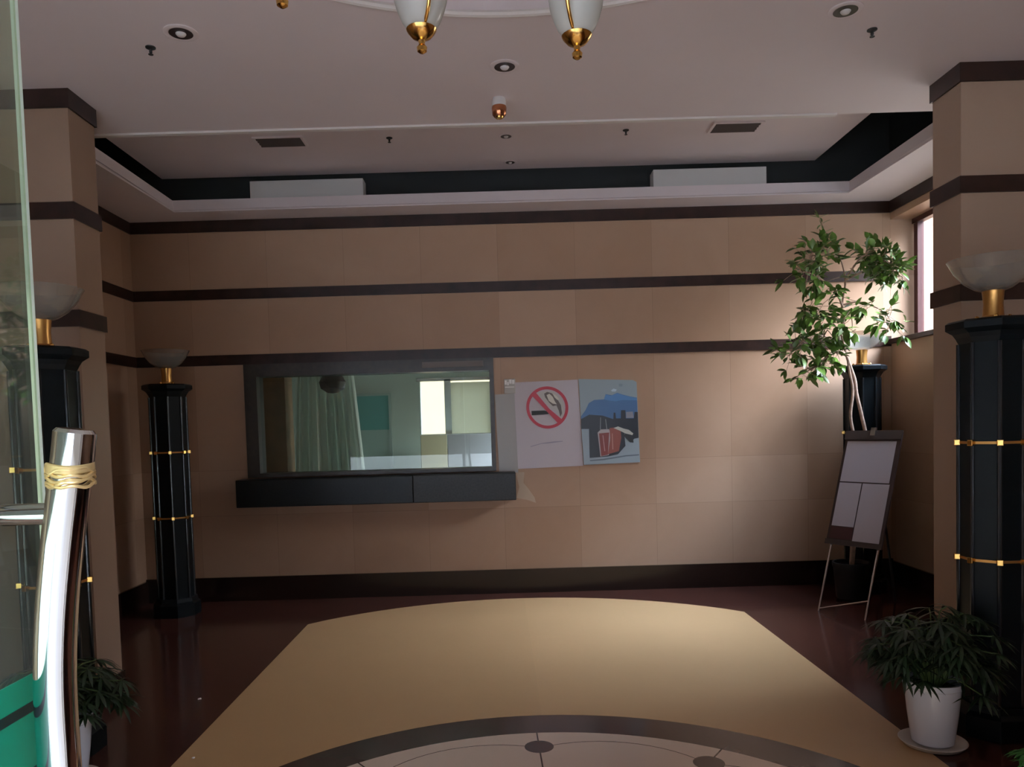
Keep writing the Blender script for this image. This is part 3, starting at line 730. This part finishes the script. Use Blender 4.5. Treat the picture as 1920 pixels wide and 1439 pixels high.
brs = [  # (points in x,z,y) main boughs
 [(2.84, 1.98, 6.30), (2.70, 2.10, 6.2), (2.52, 2.14, 6.1), (2.36, 2.08, 6.05), (2.26, 1.98, 6.0)],
 [(2.84, 1.98, 6.30), (2.74, 2.02, 6.2), (2.62, 1.98, 6.15), (2.50, 1.90, 6.1), (2.40, 1.84, 6.1)],
 [(2.80, 2.15, 6.30), (2.66, 2.28, 6.2), (2.50, 2.36, 6.1), (2.38, 2.34, 6.05)],
 [(2.80, 2.15, 6.30), (2.80, 2.38, 6.3), (2.83, 2.60, 6.3), (2.78, 2.80, 6.3), (2.66, 3.02, 6.3), (2.62, 3.12, 6.3)],
 [(2.81, 2.38, 6.30), (2.70, 2.50, 6.2), (2.52, 2.62, 6.15), (2.36, 2.66, 6.15)],
 [(2.83, 2.60, 6.3), (2.98, 2.66, 6.25), (3.12, 2.66, 6.2), (3.22, 2.58, 6.15)],
 [(2.83, 2.60, 6.3), (2.92, 2.76, 6.2), (3.04, 2.74, 6.15), (3.15, 2.62, 6.1)],
 [(2.80, 2.40, 6.3), (2.95, 2.42, 6.3), (3.10, 2.34, 6.25), (3.18, 2.22, 6.2)],
 [(2.78, 2.78, 6.3), (2.62, 2.80, 6.2), (2.48, 2.76, 6.15)],
 [(2.72, 2.2, 6.25), (2.66, 2.16, 6.0), (2.62, 2.24, 5.85)],
]
bb = NB(); lb = NB()
dens = [58, 44, 42, 14, 40, 52, 62, 30, 44, 26]
for bi, (b_, dn) in enumerate(zip(brs, dens)):
    pts = catmull([T(x, z, y) for x, z, y in b_], 6)
    tube(bb, pts, [.009 - .006 * i / len(pts) for i in range(len(pts))], 7)
    for k in range(dn):
        i = random.randrange(len(pts) // 3, len(pts)); p = pts[i]
        d = rv(.6) + Vector((0, 0, .1 if bi in (3, 5, 6, 8) else -.25)); d.normalize()
        q = p + d * random.uniform(.04, .13)
        if bi != 3: tube(bb, [p, (p + q) / 2 + rv(.008), q], .0022, 5)
        for j in range(random.choice((2, 3, 3)) if bi != 3 else 0):
            dd = (d + rv(.6)).normalized()
            leaf(lb, q, dd, Vector((0, 0, 1)) + rv(.35), random.uniform(.065, .115), random.uniform(.032, .056))
    if bi == 3:
        for z0_ in (2.98, 3.05, 3.10):
            for j in range(4): leaf(lb, T(2.66 - (z0_ - 2.98) * .3, z0_), (rv(.8) + Vector((0, 0, .2))), Vector((0, 0, 1)), .08, .02)
obj('branches', bb, M_bark, tr, True)
obj('foliage', lb, M_leaf, tr)

def palm_leafmass(n_st, rad, h0, h1, seed, Lf=.11, z0=.30, drop=.25, avoid=None):
    clear = lambda p, r: avoid is None or (p.xy - Vector(avoid)).length > r
    random.seed(seed); bs = NB(); bl = NB()
    for k in range(n_st):
        a = 2 * PI * k / n_st + random.uniform(-.3, .3); rr = rad * math.sqrt(random.uniform(.08, 1)); hh = random.uniform(h0, h1) - drop * (rr / rad) ** 2
        p0 = Vector((.04 * math.cos(a), .04 * math.sin(a), z0 - .02)); p3 = Vector((rr * math.cos(a), rr * math.sin(a), hh))
        pm = Vector((rr * .45 * math.cos(a), rr * .45 * math.sin(a), z0 + (hh - z0) * .75 + .03))
        if not clear(p3, .21): continue
        pts = catmull([p0, pm, p3], 6); tube(bs, pts, .003, 6)
        out = Vector((math.cos(a), math.sin(a), -.25)).normalized(); nf = 9
        side = Vector((-math.sin(a), math.cos(a), 0))
        for j in range(nf):
            t = (j / (nf - 1) - .5) * 2 * 1.9
            d = out * math.cos(t) + side * math.sin(t) + Vector((0, 0, random.uniform(-.45, .25)))
            if clear(p3 + d.normalized() * Lf, .17): leaf(bl, p3, d, Vector((0, 0, 1)), Lf * random.uniform(.75, 1.15), .016, curl=.3, seg=3)
        for j in range(5):      # a lower whorl on the same stalk
            t = random.uniform(0, 2 * PI); d = Vector((math.cos(t), math.sin(t), -.2))
            leaf(bl, pts[len(pts) * 2 // 3], d, Vector((0, 0, 1)), Lf * .8, .014, curl=.3)
    return bs, bl
def pot_plant(loc, label, seed, pot_h=.30, rt_=.122, rb=.088, n_st=44, rad=.27, h=(.42, .66), saucer=True, cat='potted plant', Lf=.11, lm=None, drop=.25, avoid=None):
    t = thing('potted_plant', label, cat, loc)
    obj('pot', lathe(NB(), [(rb * .9, .012), (rb, .02), (rb + (rt_ - rb) * .5, pot_h * .5), (rt_ - .006, pot_h - .03), (rt_, pot_h - .025), (rt_, pot_h), (rt_ - .012, pot_h), (rt_ - .016, pot_h - .04)], 40), M_pot, t, True)
    obj('soil', lathe(NB(), [(.001, pot_h - .035), (rt_ - .013, pot_h - .035)], 24, cap=False), M_soil, t)
    if saucer: obj('saucer', lathe(NB(), [(.09, 0), (.125, .004), (.142, .022), (.138, .024), (.12, .010), (.05, .009)], 40), mat('saucer_glaze', (.75, .68, .62), .3), t, True)
    bs, bl = palm_leafmass(n_st, rad, h[0], h[1], seed, Lf, pot_h, drop, avoid)
    obj('stems', bs, M_stem, t, True); obj('foliage', bl, lm or M_fern, t)
    return t
pot_plant((1.93, 3.45, 0.0), 'dark leafy plant in white pot and saucer beside right lamp column', 11, n_st=95, rad=.25, h=(.44, .66), drop=.14, avoid=(.37, .15))
pot_plant((-1.93, 3.30, 0.0), 'dark leafy plant in white pot half hidden by door handle at lower left', 23, n_st=60, rad=.25, h=(.42, .58), drop=.14, avoid=(-.20, .35))
pot_plant((2.10, 2.95, 0.0), 'bright green plant at the lower right corner of the picture', 5, pot_h=.12, rt_=.08, rb=.06, n_st=18, rad=.10, h=(.16, .20), saucer=False, Lf=.07, lm=M_lime, drop=.05)

# ---------------------------------------------------------------- open glass door
GX = -.565
gd = thing('glass_door', 'open frameless greenish glass door with bright edge at far left', 'door', (GX, .02, 0))
g_ = lambda bm: rel(bm, gd)
obj('pane', g_(B(GX - .006, GX + .0, .02, .952, .01, 2.6)), M_doorglass, gd)
obj('polished_edge', g_(B(GX - .006, GX + .0, .952, .958, .01, 2.6)), M_edge, gd)
bm = NB(); box(bm, GX - .0095, GX + .003, .02, .20, .0, .10); obj('floor_patch', g_(bm), M_steel, gd)
hp = [(-.476, .87, 1.507), (-.480, .87, 1.48), (-.487, .87, 1.44), (-.497, .87, 1.38), (-.508, .87, 1.30), (-.514, .87, 1.22), (-.514, .87, 1.12), (-.513, .87, 1.02), (-.508, .87, .94), (-.497, .87, .86), (-.487, .87, .80), (-.476, .87, .73)]
hpts = catmull(hp, 6)
bm = NB(); e0 = hpts[0] - (hpts[1] - hpts[0]).normalized() * .004; e1 = hpts[-1] - (hpts[-2] - hpts[-1]).normalized() * .004
tube(bm, [e0] + hpts + [e1], [.0185] + [.0222] * len(hpts) + [.0185], 40)
hd = obj('handle', g_(bm), M_chrome, gd, True); hd['label'] = 'bowed polished steel pull handle'
for z in (1.416, .83):
    x = -.49; bm = NB(); tube(bm, [(GX + .001, .87, z), (GX + .004, .87, z), (x, .87, z)], [.0105, .0125, .0125], 24)
    obj('standoff', g_(bm), M_chrome, hd, True)
st = tag(obj('green_sticker', box(NB(), GX + .0005, GX + .0015, .62, .915, 1.02, 1.222, 0), mat('green_vinyl', (.0, .23, .125), .35)), 'bright green striped sticker on the open glass door behind handle', 'sticker')
bm = NB(); box(bm, GX + .0015, GX + .0022, .62, .915, 1.178, 1.190); box(bm, GX + .0015, GX + .0022, .62, .915, 1.10, 1.112); box(bm, GX + .0015, GX + .0022, .62, .915, 1.045, 1.055)
obj('dark_stripe', bm, mat('dark_vinyl', (.003, .018, .016), .4), st)

# gold wrap on handle
gw = thing('gold_wrap', 'twisted gold tie wrapped round the top of steel door handle', 'tie', (-.4835, .87, 1.458))
def band(zc_, amp, ph, rad, rr=.0240, flat=1.0):
    pts = []
    for i in range(49):
        a = 2 * PI * i / 48
        pts.append((rr * math.cos(a), rr * math.sin(a), zc_ + amp * math.sin(a * 2 + ph) + .0015 * math.sin(5 * a + ph)))
    bm = tube(NB(), pts, rad, 8, cap=False)
    return bm
M_wrap = mat('gold_foil', (.72, .52, .24), .3, metal=.55)
bm = lathe(NB(), [(.0230, .0035), (.0252, .005), (.0250, .013), (.0230, .0145)], 48, cap=False)
for v in bm.verts: v.co.z += .002 * math.sin(math.atan2(v.co.y, v.co.x) * 2 + .6)
obj('strip', bm, M_wrap, gw, True)
for i, (z, am, ph) in enumerate(((.002, .002, 0.4), (-.003, .0022, 1.2), (-.007, .003, 2.4), (-.010, .0018, .2), (.006, .003, 3.4))):
    obj('strand', band(z, am, ph, .0019), M_wrap, gw, True)

# ---------------------------------------------------------------- small litter
def scrap(loc, label, s=.012):
    bm = NB(); bmesh.ops.create_icosphere(bm, subdivisions=1, radius=s)
    for v in bm.verts: v.co.z = (v.co.z + s) * .4; v.co += rv(s * .12)
    for v in bm.verts: v.co.z = max(v.co.z, 0)
    tag(obj('paper_scrap', bm, M_white, loc=loc), label, 'litter')
scrap((-1.74, 4.32, 0), 'tiny white scrap on dark red floor at left')
scrap((-1.46, 3.52, .002), 'tiny white scrap on tan floor near lower left', .009)
